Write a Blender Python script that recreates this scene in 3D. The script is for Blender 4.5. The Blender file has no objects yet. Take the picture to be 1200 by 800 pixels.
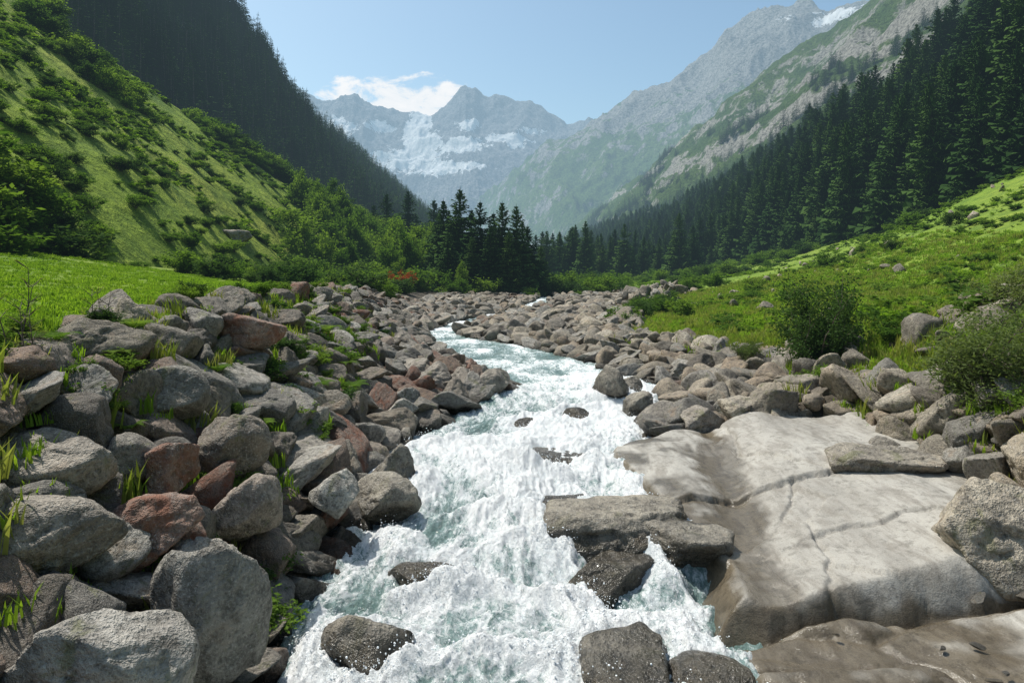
import bpy, bmesh, math, random
import numpy as np
from mathutils import Vector
random.seed(7); rng=np.random.default_rng(7)
scene=bpy.context.scene
F=811.0; CAMZ=4.0
# ------------------------------------------------------------------ noise
def _hash(ix,iy,iz):
    with np.errstate(over='ignore'):
        h=(ix.astype(np.uint32)*np.uint32(374761393)+iy.astype(np.uint32)*np.uint32(668265263)+iz.astype(np.uint32)*np.uint32(2246822519))
        h=(h^(h>>np.uint32(13)))*np.uint32(1274126177)
        h=(h^(h>>np.uint32(15)))*np.uint32(2654435761)
        h=h^(h>>np.uint32(16))
    return h.astype(np.float64)/2147483648.0-1.0
def vn(x,y,z=0.0):
    x=np.asarray(x,float);y=np.asarray(y,float);z=np.zeros_like(x)+z
    xi=np.floor(x);yi=np.floor(y);zi=np.floor(z)
    fx=x-xi;fy=y-yi;fz=z-zi
    q=lambda t:t*t*t*(t*(t*6-15)+10)
    ux,uy,uz=q(fx),q(fy),q(fz)
    xi=xi.astype(np.int64);yi=yi.astype(np.int64);zi=zi.astype(np.int64)
    r=0
    for dx in(0,1):
        for dy in(0,1):
            for dz in(0,1):
                w=(ux if dx else 1-ux)*(uy if dy else 1-uy)*(uz if dz else 1-uz)
                r=r+w*_hash(xi+dx,yi+dy,zi+dz)
    return r
def fbm(x,y,z=0.0,o=4,g=0.5):
    a=1.0;s=0;t=0;f=1.0
    for i in range(o):
        s=s+a*vn(x*f+i*17.3,y*f-i*9.1,np.asarray(z)*f+i*5.7);t+=a;a*=g;f*=2.03
    return s/t
def ridged(x,y,z=0.0,o=4,g=0.5):
    a=1.0;s=0;t=0;f=1.0
    for i in range(o):
        s=s+a*(1-2*np.abs(vn(x*f+i*11.3,y*f+i*7.7,np.asarray(z)*f+i*3.1)));t+=a;a*=g;f*=2.07
    return s/t
def sm(a,b,x):
    t=np.clip((x-a)/(b-a),0,1);return t*t*(3-2*t)
# ------------------------------------------------------------------ mesh helpers
def mk_mesh(name,verts,faces,mats=(),smooth=True,mi=None):
    me=bpy.data.meshes.new(name)
    verts=np.asarray(verts,dtype=np.float32)
    if isinstance(faces,np.ndarray):
        n,k=faces.shape
        me.vertices.add(len(verts));me.vertices.foreach_set('co',verts.ravel())
        me.loops.add(n*k);me.loops.foreach_set('vertex_index',faces.astype(np.int32).ravel())
        me.polygons.add(n);me.polygons.foreach_set('loop_start',np.arange(0,n*k,k,dtype=np.int32))
        me.polygons.foreach_set('loop_total',np.full(n,k,dtype=np.int32))
    else:
        me.from_pydata([tuple(v) for v in verts],[],faces)
    me.polygons.foreach_set('use_smooth',np.full(len(me.polygons),smooth,dtype=bool))
    for m in mats: me.materials.append(m)
    if mi is not None: me.polygons.foreach_set('material_index',np.asarray(mi,dtype=np.int32))
    me.update(calc_edges=True);me.validate()
    return me
def link(name,me,loc=(0,0,0),rot=(0,0,0),scl=(1,1,1)):
    o=bpy.data.objects.new(name,me);scene.collection.objects.link(o)
    o.location=loc;o.rotation_euler=rot;o.scale=scl
    return o
def grid_faces(nr,nc):
    i=np.arange(nr-1)[:,None]*nc+np.arange(nc-1)[None,:]
    i=i.ravel()
    return np.stack([i,i+1,i+nc+1,i+nc],1)
def attr(me,name,vals):
    a=me.attributes.new(name,'FLOAT','POINT');a.data.foreach_set('value',np.asarray(vals,dtype=np.float32))
# ------------------------------------------------------------------ material helper
class M:
    def __init__(s,name):
        s.m=bpy.data.materials.new(name);s.m.use_nodes=True;s.nt=s.m.node_tree;s.nt.nodes.clear()
        s.m.cycles.emission_sampling='NONE'
    def n(s,t,props=None,**kw):
        nd=s.nt.nodes.new(t)
        for k,v in (props or {}).items(): setattr(nd,k,v)
        for k,v in kw.items():
            key=int(k[1:]) if k[0]=='i' and k[1:].isdigit() else k.replace('_',' ')
            s.set(nd.inputs[key],v)
        return nd
    def set(s,sock,v):
        if hasattr(v,'is_output'): s.nt.links.new(v,sock)
        else: 
            if isinstance(v,(tuple,list)) and len(v)==3 and sock.type=='RGBA': v=(*v,1)
            sock.default_value=v
    def pos(s): return s.n('ShaderNodeNewGeometry').outputs['Position']
    def obj(s): return s.n('ShaderNodeTexCoord').outputs['Object']
    def sep(s,v): return s.n('ShaderNodeSeparateXYZ',i0=v).outputs
    def mapv(s,v,scale=(1,1,1),loc=(0,0,0)):
        return s.n('ShaderNodeMapping',Vector=v,Scale=scale,Location=loc).outputs[0]
    def noise(s,v,scale,detail=5,rough=.55,dist=0):
        return s.n('ShaderNodeTexNoise',Vector=v,Scale=scale,Detail=detail,Roughness=rough,Distortion=dist).outputs[0]
    def ramp(s,f,stops,interp='LINEAR'):
        nd=s.n('ShaderNodeValToRGB',i0=f);cr=nd.color_ramp;cr.interpolation=interp
        while len(cr.elements)<len(stops): cr.elements.new(.5)
        for e,(p,c) in zip(cr.elements,stops):
            e.position=p;e.color=(c,c,c,1) if isinstance(c,(int,float)) else (*c,1)
        return nd.outputs[0]
    def mr(s,v,a,b,c=0.,d=1.,smooth=False):
        nd=s.n('ShaderNodeMapRange',i0=v,i1=a,i2=b,i3=c,i4=d)
        if smooth: nd.interpolation_type='SMOOTHSTEP'
        return nd.outputs[0]
    def math(s,op,a,b=0.): return s.n('ShaderNodeMath',{'operation':op},i0=a,i1=b).outputs[0]
    def mix(s,f,a,b,bt='MIX'):
        return s.n('ShaderNodeMix',{'data_type':'RGBA','blend_type':bt},i0=f,i6=a,i7=b).outputs[2]
    def bump(s,h,st=.5,d=.02,nrm=None):
        nd=s.n('ShaderNodeBump',Height=h,Strength=st,Distance=d)
        if nrm is not None: s.nt.links.new(nrm,nd.inputs['Normal'])
        return nd.outputs[0]
    def pbr(s,col,rough=.8,nrm=None,spec=.3,**kw):
        nd=s.n('ShaderNodeBsdfPrincipled',Base_Color=col,Roughness=rough)
        s.set(nd.inputs['Specular IOR Level'],spec)
        if nrm is not None: s.nt.links.new(nrm,nd.inputs['Normal'])
        return nd.outputs[0]
    def attr(s,name): return s.n('ShaderNodeAttribute',{'attribute_name':name}).outputs['Fac']
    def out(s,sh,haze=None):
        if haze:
            # aerial perspective: haze light painted into the material as glow, stronger with world distance
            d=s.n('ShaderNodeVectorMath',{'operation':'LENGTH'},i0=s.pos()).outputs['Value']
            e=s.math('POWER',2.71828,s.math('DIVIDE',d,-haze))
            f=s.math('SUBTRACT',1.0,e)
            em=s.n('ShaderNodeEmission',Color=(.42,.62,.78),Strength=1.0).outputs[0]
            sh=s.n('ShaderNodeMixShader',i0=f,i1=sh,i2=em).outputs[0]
        o=s.n('ShaderNodeOutputMaterial');s.nt.links.new(sh,o.inputs[0]);return s.m
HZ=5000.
# ---- water level
def zw(y): return 0.005*(np.minimum(y,30)-7)+0.14*sm(8.8,9.4,y)+0.15*sm(11.8,12.5,y)+0.2*sm(18.2,19.0,y)
# wet factor inside shader: height above stream level
def wetfac(m,lo=.05,hi=.32):
    p=m.sep(m.pos())
    lvl=m.mr(p[1],8.,20.,0.,.52)
    h=m.math('SUBTRACT',p[2],lvl)
    nz=m.noise(m.pos(),1.6,2)
    h=m.math('ADD',h,m.mr(nz,.3,.7,-.12,.12))
    return m.mr(h,lo,hi,1.,0.,True)
def rock_material(name,stops,lich=.5,wetlo=.05,wethi=.32,red=False,objsp=True):
    m=M(name);c=m.obj()
    rnd=m.n('ShaderNodeObjectInfo').outputs['Random']
    base=m.ramp(rnd,stops)
    n1=m.noise(c,1.3,4,.6,.4);n2=m.noise(c,7,4,.74);n3=m.noise(c,38,2,.6)
    col=m.mix(m.ramp(n1,[(.3,0),(.7,1)]),m.mix(1.,base,(.54,.51,.48),'MULTIPLY'),m.mix(1.,base,(1.26,1.23,1.16),'MULTIPLY'))
    col=m.mix(m.ramp(n2,[(.34,.85),(.54,0)]),col,(.08,.073,.062))
    col=m.mix(m.mr(n3,.55,.72,0,.5),col,(.52,.50,.46))
    col=m.mix(m.mr(n3,.42,.28,0,.6),col,(.05,.05,.05))
    ln=m.noise(m.mapv(c,loc=(5,3,1)),2.2,5,.75,.6)
    if red: col=m.mix(m.mr(ln,.46,.60,0,.75),col,(.20,.075,.04))
    else:
        col=m.mix(m.mr(ln,.57,.64,0,lich),col,(.12,.13,.04))
        col=m.mix(m.mr(ln,.41,.34,0,lich),col,(.065,.055,.045))
        col=m.mix(m.mr(n1,.58,.70,0,.45),col,(.27,.18,.11))
    w=wetfac(m,wetlo,wethi)
    col=m.mix(w,col,m.mix(1.,col,(.28,.27,.25),'MULTIPLY'))
    ro=m.mr(w,0,1,.85,.18)
    h=m.math('ADD',m.math('MULTIPLY',n2,1.0),m.math('MULTIPLY',n3,.2))
    b=m.bump(h,1.,.09)
    return m.out(m.pbr(col,ro,b,.4))
greys=[(0,(.32,.30,.275)),(.2,(.20,.19,.175)),(.4,(.39,.375,.35)),(.55,(.25,.21,.17)),(.7,(.46,.45,.425)),(.85,(.23,.22,.20)),(1,(.49,.47,.435))]
browns=[(0,(.26,.22,.18)),(.25,(.155,.14,.125)),(.5,(.32,.29,.25)),(.7,(.25,.17,.13)),(.85,(.39,.365,.33)),(1,(.25,.215,.17))]
m_rock=rock_material('granite_boulder',greys)
m_rockb=rock_material('brown_boulder',browns)
m_rockr=rock_material('red_lichen_boulder',[(0,(.23,.16,.13)),(1,(.30,.21,.17))],red=True)
m_rockl=rock_material('pale_bank_boulder',[(0,(.39,.34,.27)),(.3,(.25,.23,.20)),(.6,(.47,.42,.345)),(.8,(.35,.275,.205)),(1,(.52,.48,.41))],lich=.45)
m_wetrock=rock_material('wet_stream_rock',[(0,(.27,.25,.215)),(1,(.33,.305,.26))],lich=.2,wetlo=.2,wethi=.5)
def leafmat(name,cols,trans=.35,haze=HZ,rough=.6,tcol=None):
    m=M(name);rnd=m.n('ShaderNodeObjectInfo').outputs['Random']
    nz=m.noise(m.obj(),1.1,2);f=m.math('ADD',m.math('MULTIPLY',rnd,.55),m.math('MULTIPLY',nz,.45))
    col=m.ramp(f,[(.15,cols[0]),(.5,cols[1]),(.85,cols[2])])
    d=m.n('ShaderNodeBsdfDiffuse',Color=col).outputs[0]
    if trans>0:
        t=m.n('ShaderNodeBsdfTranslucent',Color=m.mix(1.,col,tcol or (1.5,1.6,.7),'MULTIPLY')).outputs[0]
        d=m.n('ShaderNodeMixShader',i0=trans,i1=d,i2=t).outputs[0]
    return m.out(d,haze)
m_spruce=leafmat('spruce_needles',[(.020,.046,.014),(.040,.080,.021),(.075,.128,.03)],0)
m_leaf=leafmat('alder_leaves',[(.05,.10,.018),(.09,.155,.028),(.15,.22,.04)],.4)
m_willow=leafmat('willow_leaves',[(.08,.115,.038),(.12,.155,.055),(.17,.20,.08)],.35)
m_darkleaf=leafmat('dark_leaves',[(.03,.065,.02),(.05,.09,.026),(.075,.12,.033)],.3)
m_grass=leafmat('grass_blades',[(.13,.22,.022),(.18,.285,.03),(.24,.33,.045)],.4)
m_dryg=leafmat('dry_grass',[(.13,.18,.03),(.19,.22,.05),(.26,.26,.09)],.4)
m_red=leafmat('rust_leaves',[(.25,.06,.02),(.3,.08,.03),(.35,.1,.04)],.3)
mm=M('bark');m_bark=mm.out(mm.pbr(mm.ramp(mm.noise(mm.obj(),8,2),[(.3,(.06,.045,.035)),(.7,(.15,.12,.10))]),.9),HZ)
# grass + ground
def grass_color(m,p,big=.03):
    n1=m.noise(p,big,4,.6,.3);n2=m.noise(p,big*9,5,.65);n3=m.noise(p,big*60,4,.7)
    c=m.ramp(n1,[(.3,(.14,.23,.022)),(.5,(.19,.27,.03)),(.7,(.25,.30,.048))])
    c=m.mix(m.ramp(n2,[(.38,.8),(.56,0)]),c,(.075,.14,.018))
    c=m.mix(m.ramp(n3,[(.35,.55),(.6,0)]),c,(.06,.11,.016))
    return c,n2,n3
m=M('valley_ground');p=m.pos();gc,n2,n3=grass_color(m,p,.05)
dn=m.noise(p,2.5,5,.7);dirt=m.ramp(dn,[(.3,(.035,.028,.02)),(.6,(.10,.085,.065)),(.8,(.18,.16,.13))])
ga=m.math('ADD',m.attr('grass'),m.mr(m.noise(p,1.2,4,.7),.3,.7,-.3,.3))
col=m.mix(m.mr(ga,.4,.6,0,1),dirt,gc)
b=m.bump(m.math('ADD',m.noise(p,6,4,.7),m.math('MULTIPLY',n3,.5)),.6,.12)
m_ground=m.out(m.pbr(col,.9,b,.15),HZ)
m=M('grassy_hillside');p=m.pos()
n1=m.noise(p,.028,4,.6,.5);n2=m.noise(p,.16,6,.72,.4);n3=m.noise(p,1.3,5,.78)
c=m.ramp(n1,[(.3,(.17,.26,.025)),(.5,(.24,.32,.035)),(.7,(.33,.36,.06))])
c=m.mix(m.ramp(n2,[(.38,.75),(.53,0)]),c,(.07,.135,.017))
c=m.mix(m.mr(n2,.60,.72,0,.6),c,(.36,.36,.09))
c=m.mix(m.ramp(n3,[(.38,.7),(.56,0)]),c,(.06,.11,.015))
c=m.mix(m.mr(n3,.62,.74,0,.55),c,(.38,.42,.10))
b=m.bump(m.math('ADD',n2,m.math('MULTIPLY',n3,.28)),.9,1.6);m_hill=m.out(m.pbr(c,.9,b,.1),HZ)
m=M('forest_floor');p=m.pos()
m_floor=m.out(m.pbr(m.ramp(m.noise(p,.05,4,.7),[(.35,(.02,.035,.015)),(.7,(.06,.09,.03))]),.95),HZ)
def mountain_mat(name,green1,green2,rockc,rk_lo,rk_hi,ztop=None,snow=False,haze=HZ,sc=.004,rk=False,sn=.3):
    m=M(name);p=m.pos();nr=m.n('ShaderNodeNewGeometry').outputs['Normal'];nz=m.sep(nr)[2]
    a=m.noise(p,sc,7,.6,.6);b_=m.noise(m.mapv(p,(1,1,.35)),sc*5,8,.7,.6);c_=m.noise(p,sc*26,6,.75)
    g=m.mix(m.ramp(a,[(.35,0),(.65,1)]),green1,green2)
    g=m.mix(m.ramp(c_,[(.42,.75),(.55,0)]),g,tuple(v*.4 for v in green1))
    rc=m.mix(m.ramp(c_,[(.38,0),(.58,1)]),tuple(v*.3 for v in rockc),rockc)
    f=m.math('ADD',m.math('MULTIPLY',m.math('SUBTRACT',1.0,nz),.5),m.math('ADD',m.math('MULTIPLY',b_,.6),m.math('MULTIPLY',a,.7)))
    if ztop: f=m.math('ADD',f,m.mr(m.sep(p)[2],ztop[0],ztop[1],0,.5))
    if rk: f=m.math('ADD',f,m.math('MULTIPLY',m.attr('snow'),.24))
    col=m.mix(m.mr(f,rk_lo,rk_hi,0,1),g,rc)
    if snow:
        s=m.math('ADD',m.attr('snow'),m.mr(m.noise(p,sc*6,7,.66,.4),.3,.7,-sn,sn))
        s=m.mr(s,.36,.41,0,1)
        col=m.mix(s,col,(.97,.975,.98))
    hh=m.math('ADD',m.math('MULTIPLY',b_,1.0),m.math('MULTIPLY',c_,.4))
    bb=m.bump(hh,1.,.17/sc)
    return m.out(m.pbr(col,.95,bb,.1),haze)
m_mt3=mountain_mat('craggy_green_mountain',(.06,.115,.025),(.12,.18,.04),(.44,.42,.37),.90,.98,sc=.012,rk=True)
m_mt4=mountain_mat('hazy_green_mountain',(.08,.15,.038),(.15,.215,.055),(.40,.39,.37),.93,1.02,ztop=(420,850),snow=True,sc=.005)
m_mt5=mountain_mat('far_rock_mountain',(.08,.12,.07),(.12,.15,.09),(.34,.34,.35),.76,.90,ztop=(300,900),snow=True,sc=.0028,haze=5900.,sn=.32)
# ------------------------------------------------------------------ valley ground sheet
R=[ # y, foot x,z, levee x,z, lfoot x,dz, WL, WR, belt x,z, bank x,z, mid x,z, tree x,z
(-60,-28,5.5,-5.6,2.9,-3.2,.4,-2.6,2.6,8,1.6,10.5,3,25,7,66,22),
(5,-28,5.5,-5.2,2.75,-3.0,.4,-2.4,2.6,7.6,1.5,9.5,2.9,25,6.5,66,21),
(8.5,-28,5.3,-5.5,2.8,-3.4,.4,-2.9,2.5,7.6,1.5,9.8,3,25,6.3,66,21),
(11.5,-28,5.3,-6.0,3.0,-3.0,.5,-2.3,2.5,7.8,1.5,10,3.1,25,6,66,20.5),
(14,-28,5.2,-6.3,3.15,-3.4,.5,-2.9,2.6,8,1.6,10.3,3.1,24,5.5,66,20.5),
(17.5,-28,5.2,-6.6,3.1,-3.6,.5,-1.6,3.7,8.6,1.4,11,2.9,23,4.8,66,20.2),
(20.5,-28,5.2,-7,3,-3.8,.6,-.2,4.8,9,1.3,11.5,2.5,22,4.3,66,20),
(26,-28,5.3,-7.5,3,-4.5,.5,-2.3,3.2,7,1.2,11,1.8,22,3.8,66,20),
(30,-28,5.2,-8,3,-5.2,.5,-3.7,1.9,5.5,1.0,10,1.5,22,3.6,66,19.5),
(38,-29,5.2,-9,2.7,-6.8,.4,-5.6,-2.8,5.8,1.0,10,1.3,23,3.2,66,19),
(50,-29,4.6,-10,2.3,-7.5,.4,-4,-1.5,8.5,1.0,12,1.2,26,3.2,66,18.5),
(65,-28,3.8,-11,2,-8,.4,0,2.5,12,1.1,16,1.3,32,4.2,66,18),
(90,-27,3,-12,1.6,-9,.4,3,6,16,1.1,20,1.3,42,5.6,66.6,17.3),
(110,-27,2.6,-12,1.4,-9,.5,4,7,17,1.1,22,1.3,45,4.5,68,12.8),
(140,-24,2.2,-12,1.4,-9,.6,5,8,17,1.2,22,1.3,45,3.5,69,10.9),
(190,-20,2,-12,1.4,-9,.6,5,8,17,1.3,22,1.4,45,2.4,70,7.5),
(250,-18,2,-12,1.5,-9,.6,5,8,17,1.5,22,1.5,45,2,71,3),
(400,-18,2,-12,1.5,-9,.6,5,8,17,1.5,22,1.5,45,2,71,3),
(12000,-18,3,-12,3,-9,.6,5,8,17,3,22,3,45,3,71,3)]
SY=np.array([r[0] for r in R],float)
K=[]
for r in R:
    y=r[0];w=float(zw(y))
    if y>400: w=2.4
    K.append([(-90,max(r[2]+3,r[2])),(r[1],r[2]),((r[1]+r[3])*.45,r[2]*.35+r[4]*.65),(r[3],r[4]),(r[5],w+r[6]),(r[7],w-.05),(r[7]+.7,w-.55),(r[8]-.7,w-.55),(r[8],w-.05),(r[9],r[10]),(r[11],r[12]),(r[13],r[14]),(r[15],r[16]),(110,r[16]+3)])
K=np.array(K,float)
def edge(c,y): return np.interp(y,SY,K[:,c,0])
def zg(x,y,detail=True):
    x=np.asarray(x,float);y=np.asarray(y,float);sh=x.shape;x=x.ravel();y=y.ravel()
    i=np.clip(np.searchsorted(SY,y)-1,0,len(SY)-2);w=np.clip((y-SY[i])/(SY[i+1]-SY[i]),0,1)[:,None]
    kx=K[i,:,0]*(1-w)+K[i+1,:,0]*w;kz=K[i,:,1]*(1-w)+K[i+1,:,1]*w
    z=kz[:,0].copy()
    for k in range(kx.shape[1]-1):
        t=(x-kx[:,k])/(kx[:,k+1]-kx[:,k]);t=np.clip(t,0,1)
        z=np.where(x>=kx[:,k],kz[:,k]*(1-t)+kz[:,k+1]*t,z)
    z=z-1.05*sm(1.9,2.7,x)*sm(7.9,6.9,x)*sm(15.4,14.6,y)
    if detail:
        far=sm(10,40,np.abs(x-1))
        z=z+fbm(x*.6,y*.6,0,4)*.12*(1-far*.2)+fbm(x*.06,y*.06,3,3)*1.0*far
    return z.reshape(sh)
def axis(lo,hi,c0,c1,d,g):
    a=list(np.arange(c0,c1,d));s=d
    while a[-1]<hi: s*=g;a.append(a[-1]+s)
    s=d;b=[c0]
    while b[-1]>lo: s*=g;b.append(b[-1]-s)
    return np.array(b[1:][::-1]+a)
xs=axis(-9000,9000,-12,14,.14,1.09);ys=axis(-150,11500,1,26,.16,1.03)
X,Y=np.meshgrid(xs,ys);Z=zg(X,Y)
me=mk_mesh('valley_ground',np.stack([X,Y,Z],-1).reshape(-1,3),grid_faces(len(ys),len(xs)),[m_ground])
xf,yf=X.ravel(),Y.ravel()
wob=fbm(xf*.35,yf*.35,9,4)*1.3
gl=sm(.2,-.6,xf+wob*.6-edge(3,yf)+.2)
gr=sm(-.6,.6,xf+wob-edge(9,yf)-.3)
gm=np.maximum(gl,gr);gm=np.maximum(gm,sm(92,120,yf))
attr(me,'grass',gm)
link('ground',me)
# ------------------------------------------------------------------ hillsides lofted foot -> crest -> back
class Ribbon:
    def __init__(s,crest,foot,amp,sc,kind='fbm',p=1.0,oct=5,ext=1.7):
        s.c=np.array(crest,float);s.f=np.array(foot,float);s.amp=amp;s.sc=sc;s.kind=kind;s.p=p;s.o=oct
    def P(s,u,t):
        u=np.asarray(u,float);t=np.asarray(t,float)
        n=len(s.c);q=np.linspace(0,1,n)
        C=np.stack([np.interp(u,q,s.c[:,k]) for k in range(3)],-1);Ff=np.stack([np.interp(u,q,s.f[:,k]) for k in range(3)],-1)
        tt=t[...,None]
        xy=Ff[...,:2]+(C[...,:2]-Ff[...,:2])*tt
        tc=np.clip(t,0,1)
        z=Ff[...,2]+(C[...,2]-Ff[...,2])*np.where(t<=1,tc**s.p,1-(t-1)*1.4)
        x,y=xy[...,0],xy[...,1]
        if s.kind=='ridged': d=ridged(x*s.sc,y*s.sc,z*s.sc*.5,s.o,.55)
        else: d=fbm(x*s.sc,y*s.sc,z*s.sc*.6,s.o)
        env=sm(0,.25,t)*(.55+.45*np.abs(1-np.clip(t,0,1))**.5)
        return np.stack([x,y,z+d*s.amp*env],-1)
    def build(s,name,nu,nt,mat,snowf=None):
        u=np.linspace(0,1,nu);t=np.concatenate([np.linspace(-.05,1,nt),np.linspace(1,1.75,max(6,nt//5))[1:]])
        U,T=np.meshgrid(u,t);V=s.P(U,T)
        me=mk_mesh(name,V.reshape(-1,3),grid_faces(len(t),nu),[mat])
        if snowf is not None: attr(me,'snow',snowf(V.reshape(-1,3)))
        return link(name,me)
def W(u,v,y): return ((u-600)*y/F,y,CAMZ+(320-v)*y/F)
L1=Ribbon([(-105,-60,64),(-100,20,62),(-92,80,58),(-77,108,46.5),(-71,120,42.5),(-64,140,36),(-58,150,31.5),(-53,162,26.7),(-42,180,19),(-31,200,11.5),(-16,235,0)],
          [(-27,-60,3),(-27,5,4),(-27.5,30,4.2),(-27.5,50,3.6),(-27,70,2.6),(-26,90,2),(-26,105,1.8),(-24,125,1.6),(-22,150,1.5),(-18,185,1.4),(-12,225,0)],4.0,.04,p=.92,oct=5)
L1.build('grassy_hill',300,170,m_hill)
tr=17
L2=Ribbon([(-300,150,290),(-235,280,250),(-194,350,190),(-155,400,162-tr),(-144,450,120-tr),(-136,550,116-tr),(-120,650,100-tr),(-102,750,78-tr),(-73,850,41-tr),(-50,950,0)],
          [(-120,60,-5),(-95,130,-5),(-75,200,-5),(-50,260,-4),(-36,330,-2),(-34,420,-1),(-32,520,-1),(-30,640,0),(-28,760,0),(-26,880,0)],12,.014,p=1.0)
L2.build('forested_hill',160,70,m_floor)
R2=Ribbon([(150,-60,110),(135,60,95),(122,150,75),(131,200,62),(124,240,53),(124,280,49),(129,350,46),(132,430,47),(129,550,40),(111,750,45),(86,1000,37),(59,1200,12),(50,1300,0)],
          [(66,-60,18),(66,30,17),(66,80,15),(67,100,12),(67.5,125,9.5),(68,150,8),(69,190,5),(70,250,0),(62,350,0),(52,480,0),(46,650,0),(42,850,0),(40,1050,0)],6,.03)
R2.build('forested_hill',160,60,m_floor)
def blobs(lst):
    def f(V):
        s=np.zeros(len(V))
        for (x,z,rx,rz,a) in lst: s=np.maximum(s,a*np.exp(-((V[:,0]-x)/rx)**2-((V[:,2]-z)/rz)**2))
        return s
    return f
R3=Ribbon([(760,350,560),(690,600,520),(555,900,420),(493,1000,361),(453,1050,340),(397,1150,314),(352,1260,268),(311,1400,228),(251,1700,182),(148,2000,103),(80,2250,0)],
          [(190,150,10),(150,300,10),(135,450,5),(125,600,0),(120,750,0),(115,850,0),(105,1000,0),(95,1200,0),(80,1450,0),(60,1700,0),(40,2000,0)],46,.0075,'ridged',oct=6)
rockf=blobs([(335,220,40,34,1.),(262,150,36,24,.9),(430,300,40,24,.7),(240,185,30,16,.7)])
R3.build('craggy_mountain',300,180,m_mt3,rockf)
c4=[W(1180,-20,2050),W(1080,0,2200),W(1000,18,2350),W(968,26,2450),W(938,12,2550),W(905,14,2600),W(880,27,2650),W(850,48,2700),W(835,72,2700),W(800,97,2750),W(740,127,2800),W(700,153,2850),W(640,180,3000),W(600,208,3150),W(570,236,3300),W(545,262,3450),W(525,300,3600)]
f4=[(720,1400,0),(640,1450,0),(600,1500,0),(560,1550,0),(520,1600,0),(480,1700,0),(440,1750,0),(400,1800,0),(360,1850,0),(320,1900,0),(260,1950,0),(200,2000,0),(140,2100,0),(70,2300,0),(0,2550,0),(-80,2800,0),(-180,3100,0)]
R4=Ribbon(c4,f4,135,.0032,'ridged',oct=7)
R4.build('rocky_mountain',360,220,m_mt4,blobs([(1080,870,70,40,.62),(1160,860,60,40,.6),(960,900,30,50,.4)]))
far=[(150,150),(280,122),(330,112),(345,108),(372,124),(398,118),(415,112),(440,128),(480,142),(505,138),(528,124),(546,112),(566,122),(600,127),(640,141),(665,150),(700,141),(740,150),(800,165),(900,190)]
c5=[W(u,v+2,5000) for u,v in far]
f5=[(x*.75,3500+abs(i-9)*25,0) for i,(x,y,z) in enumerate(c5)]
R5=Ribbon(c5,f5,230,.0019,'ridged',oct=7,p=1.15)
R5.build('snowy_mountain',420,220,m_mt5,blobs([(-1180,960,130,120,.85),(-650,1000,95,230,1.),(-640,740,190,100,.95),(-560,860,110,90,.9),(-330,830,160,70,.95),(-30,900,140,50,.9),(20,860,80,50,.75),(-870,740,150,60,.8),(-420,660,260,55,.8),(-1500,1150,120,70,.6),(-300,1010,80,80,.65),(-900,1000,120,60,.6),(150,980,120,40,.6)]))
# ------------------------------------------------------------------ GN instancing
def collect(name,objs):
    c=bpy.data.collections.new(name)
    for o in objs: c.objects.link(o)
    return c
def instancer(name,pts,rots,scls,idx,coll):
    pts=np.asarray(pts,np.float32)
    me=bpy.data.meshes.new(name);me.vertices.add(len(pts));me.vertices.foreach_set('co',pts.ravel())
    a=me.attributes.new('rot','FLOAT_VECTOR','POINT');a.data.foreach_set('vector',np.asarray(rots,np.float32).ravel())
    a=me.attributes.new('scl','FLOAT_VECTOR','POINT');a.data.foreach_set('vector',np.asarray(scls,np.float32).ravel())
    a=me.attributes.new('idx','INT','POINT');a.data.foreach_set('value',np.asarray(idx,np.int32))
    o=link(name,me)
    g=bpy.data.node_groups.new(name+'_gn','GeometryNodeTree')
    g.interface.new_socket('Geometry',in_out='INPUT',socket_type='NodeSocketGeometry');g.interface.new_socket('Geometry',in_out='OUTPUT',socket_type='NodeSocketGeometry')
    N=g.nodes.new;i=N('NodeGroupInput');ou=N('NodeGroupOutput');ip=N('GeometryNodeInstanceOnPoints');ci=N('GeometryNodeCollectionInfo')
    ci.inputs['Collection'].default_value=coll;ci.inputs['Separate Children'].default_value=True;ci.inputs['Reset Children'].default_value=True
    def na(nm,t):
        n=N('GeometryNodeInputNamedAttribute');n.data_type=t;n.inputs[0].default_value=nm;return n.outputs[0]
    L=g.links.new
    L(i.outputs[0],ip.inputs['Points']);L(ci.outputs[0],ip.inputs['Instance']);ip.inputs['Pick Instance'].default_value=True
    L(na('idx','INT'),ip.inputs['Instance Index']);L(na('scl','FLOAT_VECTOR'),ip.inputs['Scale'])
    e=N('FunctionNodeEulerToRotation');L(na('rot','FLOAT_VECTOR'),e.inputs[0]);L(e.outputs[0],ip.inputs['Rotation'])
    L(ip.outputs[0],ou.inputs[0])
    md=o.modifiers.new('gn','NODES');md.node_group=g
    return o
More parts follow.
